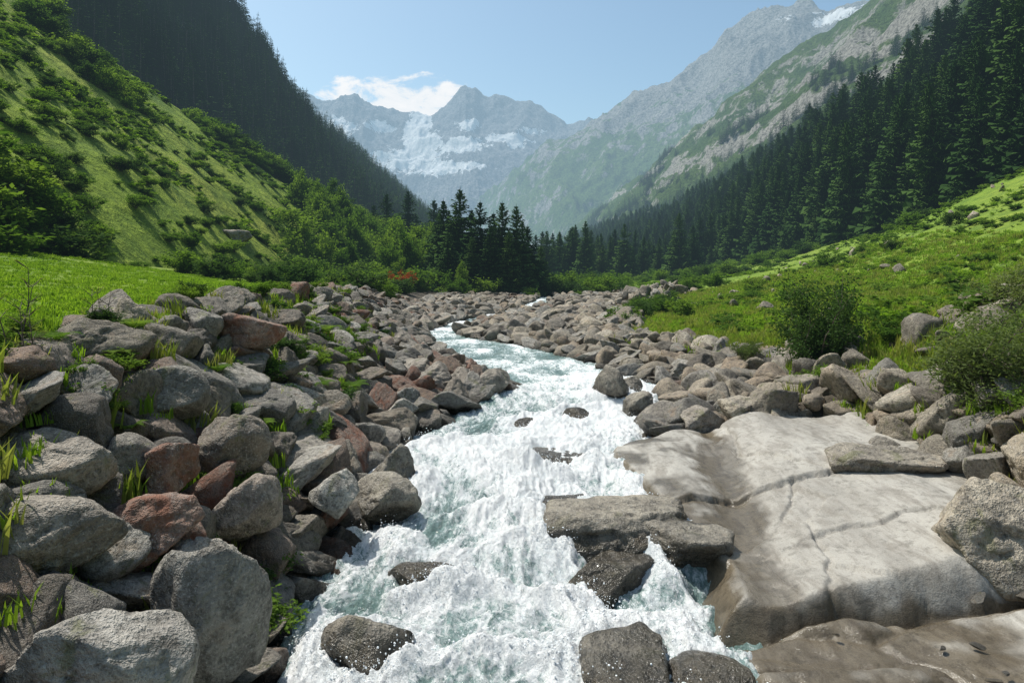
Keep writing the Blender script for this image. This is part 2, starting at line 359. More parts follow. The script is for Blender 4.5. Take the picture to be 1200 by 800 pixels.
# ------------------------------------------------------------------ rocks
_ico={}
def ico(sub):
    if sub not in _ico:
        bm=bmesh.new();bmesh.ops.create_icosphere(bm,subdivisions=sub,radius=1)
        v=np.array([x.co[:] for x in bm.verts]);f=np.array([[q.index for q in p.verts] for p in bm.faces]);bm.free();_ico[sub]=(v,f)
    return _ico[sub]
def rock_mesh(name,seed,mat,sub=4,npl=13,scl=(1,1,1),p=16,rough=.05,flat_top=None):
    r=np.random.default_rng(seed);d,f=ico(sub);d=d/np.linalg.norm(d,axis=1)[:,None]
    n=r.normal(size=(npl,3));n/=np.linalg.norm(n,axis=1)[:,None]
    dist=r.uniform(.52,.95,npl)
    if flat_top: n=np.vstack([n,[[.06,-.05,1]]]);dist=np.append(dist,flat_top)
    dots=np.maximum(d@n.T,.02);t=dist[None,:]/dots
    rad=(np.sum(t**(-p),axis=1)+1.15**(-p))**(-1/p)
    o=seed*3.7
    rad=rad+fbm(d[:,0]*1.6+o,d[:,1]*1.6,d[:,2]*1.6,3)*rough*1.8+fbm(d[:,0]*5+o,d[:,1]*5,d[:,2]*5,5,.6)*rough*.9
    cr=ridged(d[:,0]*1.9+o,d[:,1]*1.9,d[:,2]*1.9,2)
    rad-=np.clip(cr-.66,0,.3)*rough*4.0
    V=d*rad[:,None];V/=np.percentile(np.abs(V),98)
    return mk_mesh(name,V*np.array(scl),f,[mat])
rocks=[]
rv=[m_rock]*7+[m_rockb]*7+[m_rockr]*2+[m_rockl]*7
for i,mt in enumerate(rv):
    r=np.random.default_rng(100+i);sc=(r.uniform(1.0,1.4),r.uniform(.72,1.0),r.uniform(.5,.9))
    o=bpy.data.objects.new('boulder_shape_%02d'%i,rock_mesh('boulder_shape_%02d'%i,i+11,mt,5 if i<16 else 4,scl=sc,npl=int(r.integers(7,13)),p=r.uniform(28,80)))
    rocks.append(o)
rcoll=collect('boulder_shapes',rocks)
GREY=list(range(0,7));BRN=list(range(7,14));RED=[14,15];PALE=list(range(16,23))
def dart(cands,fixed=None,k=.75,cell=1.3):
    """cands: array (x,y,z,r) sorted by importance; greedy non-overlap"""
    G={};out=[]
    def add(c): G.setdefault((int(c[0]//cell),int(c[1]//cell)),[]).append(c)
    for c in (fixed or []): add(c)
    for c in cands:
        cx,cy=int(c[0]//cell),int(c[1]//cell);ok=True
        for a in(-1,0,1):
            for b in(-1,0,1):
                for q in G.get((cx+a,cy+b),()):
                    if (c[0]-q[0])**2+(c[1]-q[1])**2+(c[2]-q[2])**2<(k*(c[3]+q[3]))**2: ok=False;break
                if not ok:break
            if not ok:break
        if ok: add(c);out.append(c)
    return out
def bank(name,n,yr,xl,xr,rfun,idxs,k=.72,emb=.3,fixed=None,ypow=1.0,mask=None):
    y=yr[0]+(yr[1]-yr[0])*rng.random(n)**ypow
    a,b=xl(y),xr(y);x=a+(b-a)*rng.random(n)
    r=rfun(rng.random(n),y,x);z=zg(x,y,False)+r*emb
    c=np.stack([x,y,z,r],1)
    if mask is not None: c=c[mask(x,y)]
    c=c[np.argsort(-c[:,3])]
    out=dart([tuple(q) for q in c],fixed,k)
    o=np.array(out);N=len(o)
    rot=np.stack([rng.uniform(-.7,.7,N),rng.uniform(-.7,.7,N),rng.uniform(0,6.28,N)],1)
    sc=o[:,3:4]*rng.uniform(.8,1.35,(N,3))
    instancer(name,o[:,:3],rot,sc,rng.choice(idxs,N),rcoll)
    return out
# individually placed boulders: (name,x,y,z, sx,sy,sz, rz, mat, seed, flat)
uniq=[
('stream_boulder',1.55,10.0,.30,1.15,.75,.50,.12,m_wetrock,41,.55),
('stream_boulder',2.35,9.6,.22,.62,.6,.42,.9,m_wetrock,40,.6),
('stream_boulder',1.35,9.15,.02,.62,.4,.30,.5,m_wetrock,42,.6),
('stream_boulder',.75,13.6,.24,.9,.6,.34,.1,m_wetrock,43,.5),
('stream_boulder',-2.05,12.2,.42,.52,.45,.52,.3,m_wetrock,44,None),
('stream_boulder',-2.05,10.9,.38,.62,.55,.42,.8,m_wetrock,45,None),
('stream_boulder',-2.35,14.9,.32,.5,.42,.3,1.8,m_wetrock,46,None),
('stream_boulder',-1.55,7.2,.06,.5,.45,.42,.3,m_wetrock,47,None),
('stream_boulder',1.25,7.0,-.02,.75,.6,.34,1.3,m_wetrock,48,None),
('stream_boulder',2.0,6.7,-.05,.5,.4,.25,2.3,m_wetrock,58,None),
('stream_boulder',-1.2,9.0,-.02,.42,.45,.30,.7,m_wetrock,49,None),
('stream_boulder',.75,11.5,.14,.6,.4,.24,.4,m_wetrock,59,.6),
('stream_boulder',1.6,17.3,.35,.55,.4,.25,.2,m_wetrock,50,None),
('stream_boulder',.3,16.6,.3,.4,.35,.22,.9,m_wetrock,39,None),
('stream_boulder',3.1,17.4,.6,.5,.45,.45,.9,m_wetrock,51,None),
('stream_boulder',3.95,17.2,.5,.75,.5,.40,.4,m_wetrock,52,None),
('stream_boulder',2.75,19.4,.85,.6,.5,.62,1.9,m_wetrock,53,None),
('stream_boulder',3.45,20.2,.7,.5,.5,.4,2.2,m_wetrock,60,None),
('boulder',-2.3,19.8,.85,.75,.6,.6,.2,m_rock,54,None),
('boulder',-1.1,19.5,.75,.6,.5,.45,.9,m_rock,55,None),
('boulder',-.55,19.9,.85,.5,.5,.55,1.6,m_rockb,56,None),
('boulder',-3.0,20.8,1.0,.6,.5,.5,2.6,m_rockb,57,None),
('boulder',6.15,8.6,.80,1.0,.85,.72,.35,m_rockl,61,None),
('boulder',6.35,11.5,.85,1.05,.75,.38,.1,m_rockl,62,.7),
('boulder',7.6,10.0,1.25,.7,.6,.5,1.1,m_rockl,63,None),
('boulder',-2.75,6.25,.95,.5,.45,.85,.35,m_rock,65,None),
('boulder',-2.55,10.0,.75,.34,.36,.42,.5,m_rock,66,None),
('boulder',-4.05,5.9,1.65,.62,.45,.40,.1,m_rock,67,None),
('boulder',-4.55,6.8,2.15,.58,.45,.36,.4,m_rock,68,None),
('boulder',-3.65,7.0,1.45,.52,.45,.38,1.2,m_rockr,69,None),
('boulder',-3.1,6.9,.95,.45,.45,.45,1.9,m_rockb,70,None),
('boulder',-3.0,5.0,1.15,.62,.45,.40,.2,m_rock,71,None),
('boulder',-4.7,9.6,2.3,.45,.45,.4,.2,m_rock,73,None),
('boulder',-3.7,9.2,1.7,.42,.4,.42,1.0,m_rockb,74,None),
('boulder',-3.2,8.3,1.15,.42,.4,.5,2.0,m_rockb,75,None),
('boulder',-4.0,8.0,1.75,.42,.4,.36,2.6,m_rockr,81,None),
('boulder',-6.0,11.0,3.1,.38,.36,.45,.3,m_rockl,76,None),
('boulder',-5.6,12.4,3.1,.36,.36,.4,1.1,m_rock,77,None),
('boulder',-5.0,13.0,2.95,.7,.45,.4,.4,m_rockr,78,None),
('boulder',4.15,15.2,.75,.5,.4,.32,.3,m_rock,79,None),
('boulder',5.1,15.5,.95,.55,.45,.36,1.3,m_rockl,80,None),
]
fixed=[]
for (nm,x,y,z,sx,sy,sz,rz,mt,sd,fl) in uniq:
    wet=mt is m_wetrock
    me=rock_mesh(nm+'_mesh',sd,mt,5,scl=(sx,sy,sz),npl=10,p=50,flat_top=fl,rough=.06)
    link(nm,me,(x,y,z),(0,0,rz));fixed.append((x,y,z,.8*(sx+sy+sz)/3))
# left levee
rl=lambda u,y,x:(.12+.34*u**2.2)*np.interp(y,[3,7,60],[.8,1,1.15])
lev=bank('boulder_bank',14000,(2.6,58),lambda y:edge(3,y)-.4,lambda y:edge(5,y)+.15,rl,GREY*3+BRN*4+RED*2,fixed=fixed,emb=.32,ypow=1.3,k=.64)
bank('bank_stones',16000,(3,50),lambda y:edge(3,y)-.3,lambda y:edge(5,y)+.3,lambda u,y,x:.06+.11*u**2,GREY+BRN,k=.8,fixed=fixed+lev,emb=.1,ypow=1.4)
# right belt
slabx=lambda y:np.where(y<14.8,7.0,edge(8,y)-.2)
rb=bank('boulder_bank',11000,(5,62),slabx,lambda y:edge(9,y)+.5+.5*np.sin(y*.7),lambda u,y,x:.11+.34*u**2.3,PALE*2+GREY+BRN[:3],fixed=fixed,emb=.35,ypow=1.25,k=.64)
bank('bank_stones',14000,(5,60),slabx,lambda y:edge(9,y)+.6,lambda u,y,x:.05+.1*u**2,PALE+GREY,k=.8,fixed=fixed+rb,emb=.1,ypow=1.3)
# upstream boulder field (the channel itself stays open)
up=bank('boulder_field',8000,(36,100),lambda y:edge(4,y)-.5,lambda y:edge(9,y)+1,lambda u,y,x:.15+.5*u**2.4,PALE+GREY+BRN,k=.68,emb=.3,ypow=1.2,mask=lambda x,y:(x<edge(5,y)+.2)|(x>edge(8,y)-.2)|(rng.random(len(x))<.04))
# rock heap on right meadow edge
n=260;t=rng.random(n);hx=9+9.5*t+rng.normal(0,.9,n);hy=56+24*t+rng.normal(0,1.2,n);hr=.3+.45*rng.random(n)**2;hz=zg(hx,hy,False)+1.3*np.exp(-((hx-9-9.5*t)/1.2)**2)*rng.random(n)+.1
instancer('rock_heap',np.stack([hx,hy,hz],1),rng.uniform(0,6,(n,3)),hr[:,None]*rng.uniform(.8,1.2,(n,3)),rng.choice(PALE+GREY,n),rcoll)
# pale outcrop at the top of the right bank
n=60;ox=rng.uniform(9.3,13,n);oy=rng.uniform(13.5,17.5,n);orr=.15+.4*rng.random(n)**1.5
instancer('bank_outcrop',np.stack([ox,oy,zg(ox,oy,False)+.1*orr],1),rng.uniform(-.5,.5,(n,3)),orr[:,None]*rng.uniform(.8,1.3,(n,3)),rng.choice(PALE,n),rcoll)
# meadow stones
n=130;mx=rng.uniform(12,62,n);my=rng.uniform(16,120,n);mr=.15+.5*rng.random(n)**3
instancer('meadow_stones',np.stack([mx,my,zg(mx,my)+.1*mr],1),rng.uniform(0,6,(n,3)),mr[:,None]*rng.uniform(.8,1.2,(n,3)),rng.choice(PALE,n),rcoll)
# ------------------------------------------------------------------ bedrock slabs
def sdpoly(px,py,poly):
    P=np.array(poly,float);d=np.full(px.shape,1e9);ins=np.zeros(px.shape,bool);n=len(P)
    for i in range(n):
        a=P[i];b=P[(i+1)%n];e=b-a;wx=px-a[0];wy=py-a[1];t=np.clip((wx*e[0]+wy*e[1])/(e@e),0,1)
        d=np.minimum(d,np.hypot(wx-e[0]*t,wy-e[1]*t))
        c=((a[1]>py)!=(b[1]>py))&(px<(b[0]-a[0])*(py-a[1])/(b[1]-a[1]+1e-12)+a[0]);ins^=c
    return np.where(ins,-d,d)
S1=[(1.95,13.3),(2.25,11.7),(2.6,10.3),(2.75,9.0),(2.55,7.9),(3.0,7.65),(4.2,7.95),(5.3,8.05),(8.2,8.3),(8.4,11),(8.2,14.8),(5.0,15.1),(3.2,15.0),(2.2,14.3)]
S2=[(2.35,7.3),(2.3,6.3),(2.0,5.2),(2.2,3.0),(10,3.0),(10,8.2),(6.5,7.95),(4.6,7.75),(3.3,7.5)]
gx=np.arange(1.2,9,.026);gy=np.arange(3.2,16,.028);GX,GY=np.meshgrid(gx,gy)
wx=GX+fbm(GX*.8,GY*.8,1,4)*.28;wy=GY+fbm(GX*.8,GY*.8,7,4)*.28
d1=sdpoly(wx,wy,S1);d2=sdpoly(wx,wy,S2)
def plates(wx,wy,seed,n,amp,ax=1.0):
    r=np.random.default_rng(seed);sx=r.uniform(1,9,n);sy=r.uniform(3,16,n);hh=r.uniform(-1,1,n);tx=r.uniform(-.05,.05,n);ty=r.uniform(-.05,.05,n)
    b1=np.full(wx.shape,1e9);b2=b1.copy();h=np.zeros(wx.shape)
    for i in range(n):
        dd=np.hypot((wx-sx[i])*ax,(wy-sy[i])*1.5);c=dd<b1
        b2=np.where(c,b1,np.minimum(b2,dd));h=np.where(c,hh[i]*amp+tx[i]*(wx-sx[i])+ty[i]*(wy-sy[i]),h);b1=np.where(c,dd,b1)
    return h,b2-b1
h1,e1=plates(wx,wy,3,9,.01,.6);h2,e2=plates(wx+.3*wy,wy,8,60,.08,.75)
def crack(pts,w,dep,step):
    d=np.full(GX.shape,1e9);sg=np.zeros(GX.shape)
    P=np.array(pts,float);jx=GX+fbm(GX*2,GY*2,3,4)*.16;jy=GY+fbm(GX*2,GY*2,13,4)*.16
    for a,b in zip(P[:-1],P[1:]):
        e=b-a;x=jx-a[0];y=jy-a[1];t=np.clip((x*e[0]+y*e[1])/(e@e),0,1);dd=np.hypot(x-e[0]*t,y-e[1]*t)
        c=dd<d;d=np.where(c,dd,d);sg=np.where(c,np.sign(e[0]*y-e[1]*x),sg)
    return -dep*np.exp(-(d/w)**2)+step*sg*sm(0,w,d)*np.exp(-d/.8)
cr=crack([(2.4,10.9),(3.6,11.2),(5,11.1),(6.6,11.9)],.035,.07,.04)+crack([(3.6,7.7),(4.1,9),(4.0,10),(4.5,11.1)],.03,.05,.01)+crack([(4.5,15),(4.2,13),(5.2,11.3)],.03,.05,.01)+crack([(4.1,9.2),(5.4,9.5),(6.8,9.3)],.03,.05,.02)
z1=.30+.085*(GX-2)+.035*(GY-8)+h1*.5+cr+fbm(GX*.8,GY*.4,2,3)*.12+.12*np.exp(-((GX-5.2)/1.0)**2)
ch=GX-2.85-.22*(GY-8)+.2*fbm(GX,GY,5,3)  # water-worn channel along left edge
z1-= .17*np.exp(-(ch/.38)**2)
z2=.10+.065*(GX-2.5)+h2*sm(0,.35,e2)-.06*np.exp(-(e2/.10)**2)+fbm(GX*2,GY*2,5,4)*.05
drop=lambda z,d,k:z-np.where(d>-.15,(np.clip(d+.15,0,9)**1.4)*k,0)
zz=np.maximum(drop(z1,d1,2.4),drop(z2,d2,2.0));zz=np.maximum(zz,-.9)
zz+=fbm(GX*6,GY*4.5,4,3)*.012
me=mk_mesh('bedrock',np.stack([GX,GY,zz],-1).reshape(-1,3),grid_faces(len(gy),len(gx)))
attr(me,'chan',(np.exp(-(ch/.5)**2)*sm(15,13.5,GY)).ravel())
m=M('smooth_bedrock');p=m.pos()
ps=m.mapv(p,(1,.35,1))
n1=m.noise(ps,1.1,6,.68,.8);n2=m.noise(p,7,5,.72);n3=m.noise(p,70,3,.6);n4=m.noise(m.mapv(p,(1.,.25,1.)),5,6,.68,.4)
c=m.ramp(n1,[(.3,(.22,.205,.18)),(.5,(.345,.325,.29)),(.7,(.43,.41,.37))])
c=m.mix(m.ramp(n4,[(.38,.65),(.53,0)]),c,(.17,.15,.125))
c=m.mix(m.ramp(n2,[(.36,.65),(.48,0)]),c,(.14,.13,.11))
c=m.mix(m.mr(n3,.5,.75,0,.4),c,(.48,.46,.42));c=m.mix(m.mr(n3,.45,.25,0,.5),c,(.10,.095,.09))
w=m.math('MAXIMUM',wetfac(m,.20,.38),m.mr(m.math('ADD',m.attr('chan'),m.mr(n1,.3,.7,-.3,.3)),.45,.75,0,.8,True))
c=m.mix(w,c,m.mix(1.,c,(.38,.33,.26),'MULTIPLY'))
b=m.bump(m.math('ADD',n2,m.math('MULTIPLY',n3,.3)),.6,.03)
me.materials.append(m.out(m.pbr(c,m.mr(w,0,1,.75,.15),b,.4)))
link('bedrock_slab',me)
# loose stones on the lower slab
n=70;sx_=rng.uniform(2.9,8.2,n);sy_=rng.uniform(4.6,8.3,n);sr=.03+.13*rng.random(n)**2.5
k=(sy_<5.4)|(sx_>5)|(sr<.05);sx_,sy_,sr=sx_[k],sy_[k],sr[k]
instancer('slab_stones',np.stack([sx_,sy_,.14+.065*(sx_-2.5)+.2*sr],1),rng.uniform(-.3,.3,(len(sr),3))+np.array([0,0,1])*rng.uniform(0,6,(len(sr),1)),sr[:,None]*np.stack([np.full(len(sr),1.2),np.ones(len(sr)),np.full(len(sr),.7)],1),rng.choice(PALE+GREY,len(sr)),rcoll)
# ------------------------------------------------------------------ river
yy=[2.0]
while yy[-1]<100: yy.append(yy[-1]+max(.026,.0038*yy[-1]))
yy=np.array(yy);nc=270;q=np.linspace(0,1,nc)
wl=edge(5,yy)-.55;wr=edge(8,yy)+.55
WX=wl[:,None]+(wr-wl)[:,None]*q[None,:];WY=np.repeat(yy[:,None],nc,1)
A=np.interp(WY,[0,9,17,19.5,24,40,110],[1.1,1.15,1.0,1.1,.55,.45,.3])
ux=WX+.5*fbm(WX*.6,WY*.4,2,3);uy=WY+.4*fbm(WX*.8,WY*.5,22,3)
big=fbm(ux*.8,uy*.5,1,3);med=ridged(ux*1.7,uy*1.0,3,5,.62);fine=ridged(ux*6.5,uy*4.2,5,4,.65)
hump=np.zeros_like(WX);fo=np.zeros_like(WX)
for u in uniq:
    if u[0]!='stream_boulder':continue
    x0,y0,s=u[1],u[2],max(u[4],u[5])
    d=np.hypot((WX-x0),(WY-y0)*.9)
    hump+=.10*np.exp(-((d-s)/.22)**2)
    hump-=.10*np.exp(-((WX-x0)/(s*.6))**2-((WY-y0+s*1.3)/.4)**2)
    fo=np.maximum(fo,.42*np.exp(-((d-s)/.25)**2))
    fo=np.maximum(fo,.40*np.exp(-((WX-x0)/(s*.9))**2)*sm(0,-.4,WY-y0)*sm(-3.6,-.6,WY-y0))
# standing waves / pour-overs across the current
wav=np.zeros_like(WX)
for (cx,cy,wx_,ht) in [(-.6,8.3,1.3,.20),(.9,8.0,.8,.15),(-.4,10.6,1.0,.20),(.2,12.6,1.1,.18),(1.6,12.9,.7,.14),(-.9,14.3,.9,.17),(1.2,15.4,1.2,.15),(2.2,17.9,1.4,.20),(-1.6,9.6,.5,.12),(-.2,6.8,1.0,.20),(.3,9.4,.5,.17),(2.4,8.2,.3,.1),(-1.9,7.6,.5,.12),(.6,16.9,.8,.13)]:
    s_=(WY-cy-.35*np.cos((WX-cx)*1.6)+.25*fbm(WX*1.5,WY*.7,cx,3))
    wav+=ht*np.exp(-((WX-cx)/wx_)**2)*(np.exp(-(s_/.20)**2)-.6*np.exp(-((s_-.45)/.25)**2))
WZ=zw(WY+.6*big)+A*(big*.16+med*.12+fine*.055+.02*fbm(ux*18,uy*14,8,3))+hump*A+wav
edged=np.minimum(WX-edge(5,WY),edge(8,WY)-WX)
WZ-=.12*sm(.5,-.2,edged)
base=np.interp(WY,[0,6,9,12,17,19.5,21,25,31,45,110],[.44,.49,.52,.49,.48,.62,.48,.40,.38,.46,.4])
foam=base+big*.42+med*.30+fo-.28*sm(.8,0,edged)+.30*fbm(ux*1.6,uy*.5,12,4)+wav*1.9
crest=.5+.5*(med*.9+fine*.75+wav*3)
me=mk_mesh('river',np.stack([WX,WY,WZ],-1).reshape(-1,3),grid_faces(len(yy),nc));attr(me,'foam',foam.ravel());attr(me,'crest',crest.ravel())
m=M('glacial_water');p=m.pos();pf=m.mapv(p,(1,.42,1))
f=m.attr('foam');cr_=m.attr('crest')
a=m.noise(pf,3.0,7,.74,2.0);b_=m.noise(m.mapv(p,(1,.7,1)),15,5,.78,1.0)
ff=m.math('ADD',f,m.mr(a,.3,.7,-.40,.40));ff=m.math('ADD',ff,m.mr(b_,.3,.7,-.26,.26))
fm=m.mr(ff,.30,.76,0,1,True)
wc=m.ramp(m.noise(p,.9,2),[(.3,(.085,.15,.135)),(.7,(.16,.25,.23))])
col=m.mix(m.mr(ff,.0,.42,0,.8),wc,(.31,.42,.41))
wsh=m.math('ADD',m.math('MULTIPLY',b_,.9),m.math('MULTIPLY',cr_,.35))
col=m.mix(fm,col,m.ramp(wsh,[(.36,(.46,.55,.56)),(.60,(.74,.78,.79)),(.8,(.90,.91,.91))]))  # shading painted into the foam colour: greyer in troughs, white on crests
hb=m.math('ADD',m.math('MULTIPLY',a,.6),m.math('MULTIPLY',b_,.7))
bb=m.bump(hb,.9,.11);bb=m.bump(m.noise(p,48,3,.7),.6,.02,bb)
me.materials.append(m.out(m.pbr(col,m.mr(fm,0,1,.10,.6),bb,.45)))
link('river',me)
# spray droplets thrown up by the rapids
dv,df=ico(1);dm=M('spray');mspr=dm.out(dm.pbr((.85,.88,.9),.3,None,.5))
spr=collect('spray_shapes',[bpy.data.objects.new('droplet_shape',mk_mesh('droplet',dv,df,[mspr]))])
pr=np.clip((foam-.55)*2,0,1)*(WY<20)*(edged>.15)*(WY>5)*np.clip(fo+wav*4+.1,0,1);pr=pr.ravel()/pr.sum()
ii=rng.choice(pr.size,6500,p=pr);N=len(ii)
hgt=.02+.17*rng.random(N)**3
instancer('river_spray',np.stack([WX.ravel()[ii]+rng.normal(0,.05,N),WY.ravel()[ii]+rng.normal(0,.05,N),WZ.ravel()[ii]+hgt],1),np.zeros((N,3)),(.003+.007*rng.random((N,1))**2)*rng.uniform(.7,1.6,(N,3)),np.zeros(N,int),spr)
# ------------------------------------------------------------------ vegetation generators
def conifer(name,seed,H=10.,Rm=1.75,layers=36,lod=1.0):
    r=np.random.default_rng(seed);V=[];Fc=[];MI=[]
    def tri(a,b,c,mi=0):
        k=len(V);V.extend([a,b,c]);Fc.append((k,k+1,k+2));MI.append(mi)
    k0=len(V)
    for j in range(7):
        z=H*j/6*.98;rr=.16*(1-j/6.2)
        for a in range(5): V.append((rr*math.cos(a*1.2566),rr*math.sin(a*1.2566),z))
    for j in range(6):
        for a in range(5):
            Fc.append((k0+j*5+a,k0+j*5+(a+1)%5,k0+(j+1)*5+(a+1)%5,k0+(j+1)*5+a));MI.append(1)
    for l in range(layers):
        t=(l+r.uniform(-.3,.3))/layers;t=min(max(t,0.0),.985);z=H*(.03+.97*t)
        Rr=Rm*((1-t)**.85)*(1 if t>.06 else .8)*r.uniform(.85,1.12)
        nb=int((9-4*t)*(1 if lod==1 else .75))
        a0=r.uniform(0,6.28)
        for b in range(nb):
            an=a0+b*6.283/nb+r.uniform(-.3,.3);Lb=Rr*r.uniform(.7,1.15)+.10
            ca,sa=math.cos(an),math.sin(an);up=r.uniform(-.4,-.12) if t<.75 else r.uniform(.0,.5)
            def pt(s,side=0,dz=0): 
                rad=Lb*s;zz=z+up*rad+.22*Lb*s*s+dz
                return (ca*rad-sa*side,sa*rad+ca*side,zz)
            ns=(5 if Lb>.8 else 3) if lod==1 else 2
            wd=(.46 if lod==1 else .62)*Lb**.7
            for j in range(ns):
                s=(j+.35)/ns;s2=min(1.1,s+(.34 if lod==1 else .6));w=wd*(1.05-s*.8)+.05
                for sd in(-1,1):
                    q=r.uniform(.7,1.3)
                    tri(pt(s-.05),pt(s+.22,0,-.02),pt(s2,sd*w*q,-.16*Lb*r.uniform(.4,1.5)-.08))
                if lod==1: tri(pt(s,-.09),pt(s,.09),pt(s+.14,r.uniform(-.05,.05),-.34*r.uniform(.6,1.4)))
            tri(pt(.7,-.08),pt(.7,.08),pt(1.14))
    tri((-.05,0,H*.95),(.05,0,H*.95),(0,0,H*1.03));tri((0,-.05,H*.95),(0,.05,H*.95),(0,0,H*1.03))
    return mk_mesh(name,V,Fc,[m_spruce,m_bark],False,MI)
def tube(V,Fc,MI,pts,rads,mi,n=5):
    k0=len(V)
    for j,(p,rr) in enumerate(zip(pts,rads)):
        d=(pts[min(j+1,len(pts)-1)]-pts[max(j-1,0)]).normalized();a=d.orthogonal().normalized();b=d.cross(a)
        for i in range(n):
            th=i*6.283/n;V.append(tuple(p+a*math.cos(th)*rr+b*math.sin(th)*rr))
    for j in range(len(pts)-1):
        for i in range(n): Fc.append((k0+j*n+i,k0+j*n+(i+1)%n,k0+(j+1)*n+(i+1)%n,k0+(j+1)*n+i));MI.append(mi)
def broadleaf(name,seed,H,Wd,stems,nleaf,lsz,mat,trunk=.0,aspect=2.0,spread=.5):
    r=random.Random(seed);V=[];Fc=[];MI=[];tips=[]
    def grow(p,d,L,rad,dep):
        pts=[p.copy()];n=4
        for j in range(n):
            d=(d+Vector((r.gauss(0,.16),r.gauss(0,.16),r.gauss(.05,.1)))).normalized();p=p+d*L/n;pts.append(p.copy())
        if nleaf>1000: tube(V,Fc,MI,pts,[rad*(1-.14*j) for j in range(n+1)],1,4)
        if dep<=1: tips.extend([(q,L) for q in pts[1:]])
        if dep==0: return
        for k in range(3 if dep>1 else 4):
            q=pts[r.randint(1,n)];a=r.uniform(0,6.28);o=Vector((math.cos(a),math.sin(a),r.uniform(-.1,.7)))
            grow(q.copy(),(d*.6+o*.8).normalized(),L*r.uniform(.5,.75),rad*.5,dep-1)
    for s in range(stems):
        a=r.uniform(0,6.28);sp=r.uniform(.05,spread)*(1 if stems>1 else .1)
        grow(Vector((math.cos(a)*Wd*.06*(stems>1),math.sin(a)*Wd*.06*(stems>1),-.1)),Vector((math.cos(a)*sp,math.sin(a)*sp,1)).normalized(),H*r.uniform(.42,.6),.022*H/ (1 if stems==1 else 2.0),3 if stems==1 else 2)
    for i in range(nleaf):
        q,L=tips[r.randrange(len(tips))]
        s=L*.22
        c=q+Vector((r.gauss(0,s),r.gauss(0,s),r.gauss(0,s)))
        if c.z<.02*H: c.z=abs(c.z)+.02*H
        u=Vector((r.gauss(0,1),r.gauss(0,1),r.gauss(0,.7))).normalized();w=u.orthogonal().normalized();w=(w*math.cos(i)+u.cross(w)*math.sin(i))
        l=lsz*r.uniform(.6,1.3);k=len(V)
        V.extend([tuple(c-u*l*.5),tuple(c+w*l/aspect*.5),tuple(c+u*l*.5),tuple(c-w*l/aspect*.5)]);Fc.append((k,k+1,k+2,k+3));MI.append(0)
    A_=np.array(V);mxz=A_[:,2].max();rw=np.percentile(np.hypot(A_[:,0],A_[:,1]),97)
    A_[:,2]*=H/mxz;A_[:,:2]*=(Wd*.5)/rw
    return mk_mesh(name,A_,Fc,[mat,m_bark],False,MI)
def tuft(name,seed,n,H,mat,spread=.16,wd=.012,bend=.5):
    r=random.Random(seed);V=[];Fc=[]
    for i in range(n):
        a=r.uniform(0,6.28);rr=spread*math.sqrt(r.random());x,y=math.cos(a)*rr,math.sin(a)*rr
        b=r.uniform(0,6.28);h=H*r.uniform(.5,1.15);bx,by=math.cos(b)*bend*h*r.random(),math.sin(b)*bend*h*r.random();w=wd*r.uniform(.7,1.3)
        px,py=-math.sin(b)*w,math.cos(b)*w;k=len(V)
        V.extend([(x-px,y-py,-.03),(x+px,y+py,-.03),(x+bx*.35+px*.8,y+by*.35+py*.8,h*.6),(x+bx*.35-px*.8,y+by*.35-py*.8,h*.6),(x+bx,y+by,h)])
        Fc.append((k,k+1,k+2,k+3));Fc.append((k+3,k+2,k+4))
    return mk_mesh(name,V,Fc,[mat],False)
def fern(name,seed):
    r=random.Random(seed);V=[];Fc=[]
    for i in range(11):
        a=i*.571+r.uniform(-.2,.2);L=r.uniform(.45,.7)
        def P(s,side=0): 
            rad=L*s*.8;return (math.cos(a)*rad-math.sin(a)*side,math.sin(a)*rad+math.cos(a)*side,L*(.95*s-.75*s*s))
        for j in range(14):
            s=.12+j*.062
            for sd in(-1,1):
                k=len(V);w=.15*math.sin(math.pi*min(1,s+.12))+.01
                V.extend([P(s),P(s+.05),P(s+.05,sd*w),P(s+.03,sd*w)]);Fc.append((k,k+1,k+2,k+3))
    return mk_mesh(name,V,Fc,[m_leaf],False)
mkob=lambda me:bpy.data.objects.new(me.name,me)
cm=[conifer('spruce_shape_%d'%i,20+i,10,(2.0,2.3,2.6,2.1)[i],(34,36,32,38)[i]) for i in range(4)]
ccoll=collect('spruce_shapes',[mkob(x) for x in cm])
cf_=[conifer('far_spruce_shape_%d'%i,30+i,10,(1.9,2.2,2.4)[i],20,lod=0) for i in range(3)]
cfcoll=collect('far_spruce_shapes',[mkob(x) for x in cf_])
bm_=[broadleaf('shrub_shape_%d'%i,40+i,2.2,2.8,7,2200,.19,(m_leaf,m_leaf,m_darkleaf)[i]) for i in range(3)]
bcoll=collect('shrub_shapes',[mkob(x) for x in bm_])
hm_=[broadleaf('herb_shape_%d'%i,45+i,2.2,2.8,5,420,.36,(m_leaf,m_grass,m_leaf)[i]) for i in range(3)]
hcoll=collect('herb_shapes',[mkob(x) for x in hm_])
tm=[broadleaf('tree_shape_%d'%i,60+i,10,6.5,1 if i else 2,5000,.46,m_leaf) for i in range(2)]
tcoll=collect('broadleaf_shapes',[mkob(x) for x in tm])
gmz=[tuft('tuft_shape_%d'%i,70+i,30,(.13,.20,.32)[i],(m_grass,m_grass,m_dryg)[i]) for i in range(3)]
gcoll=collect('tuft_shapes',[mkob(x) for x in gmz])
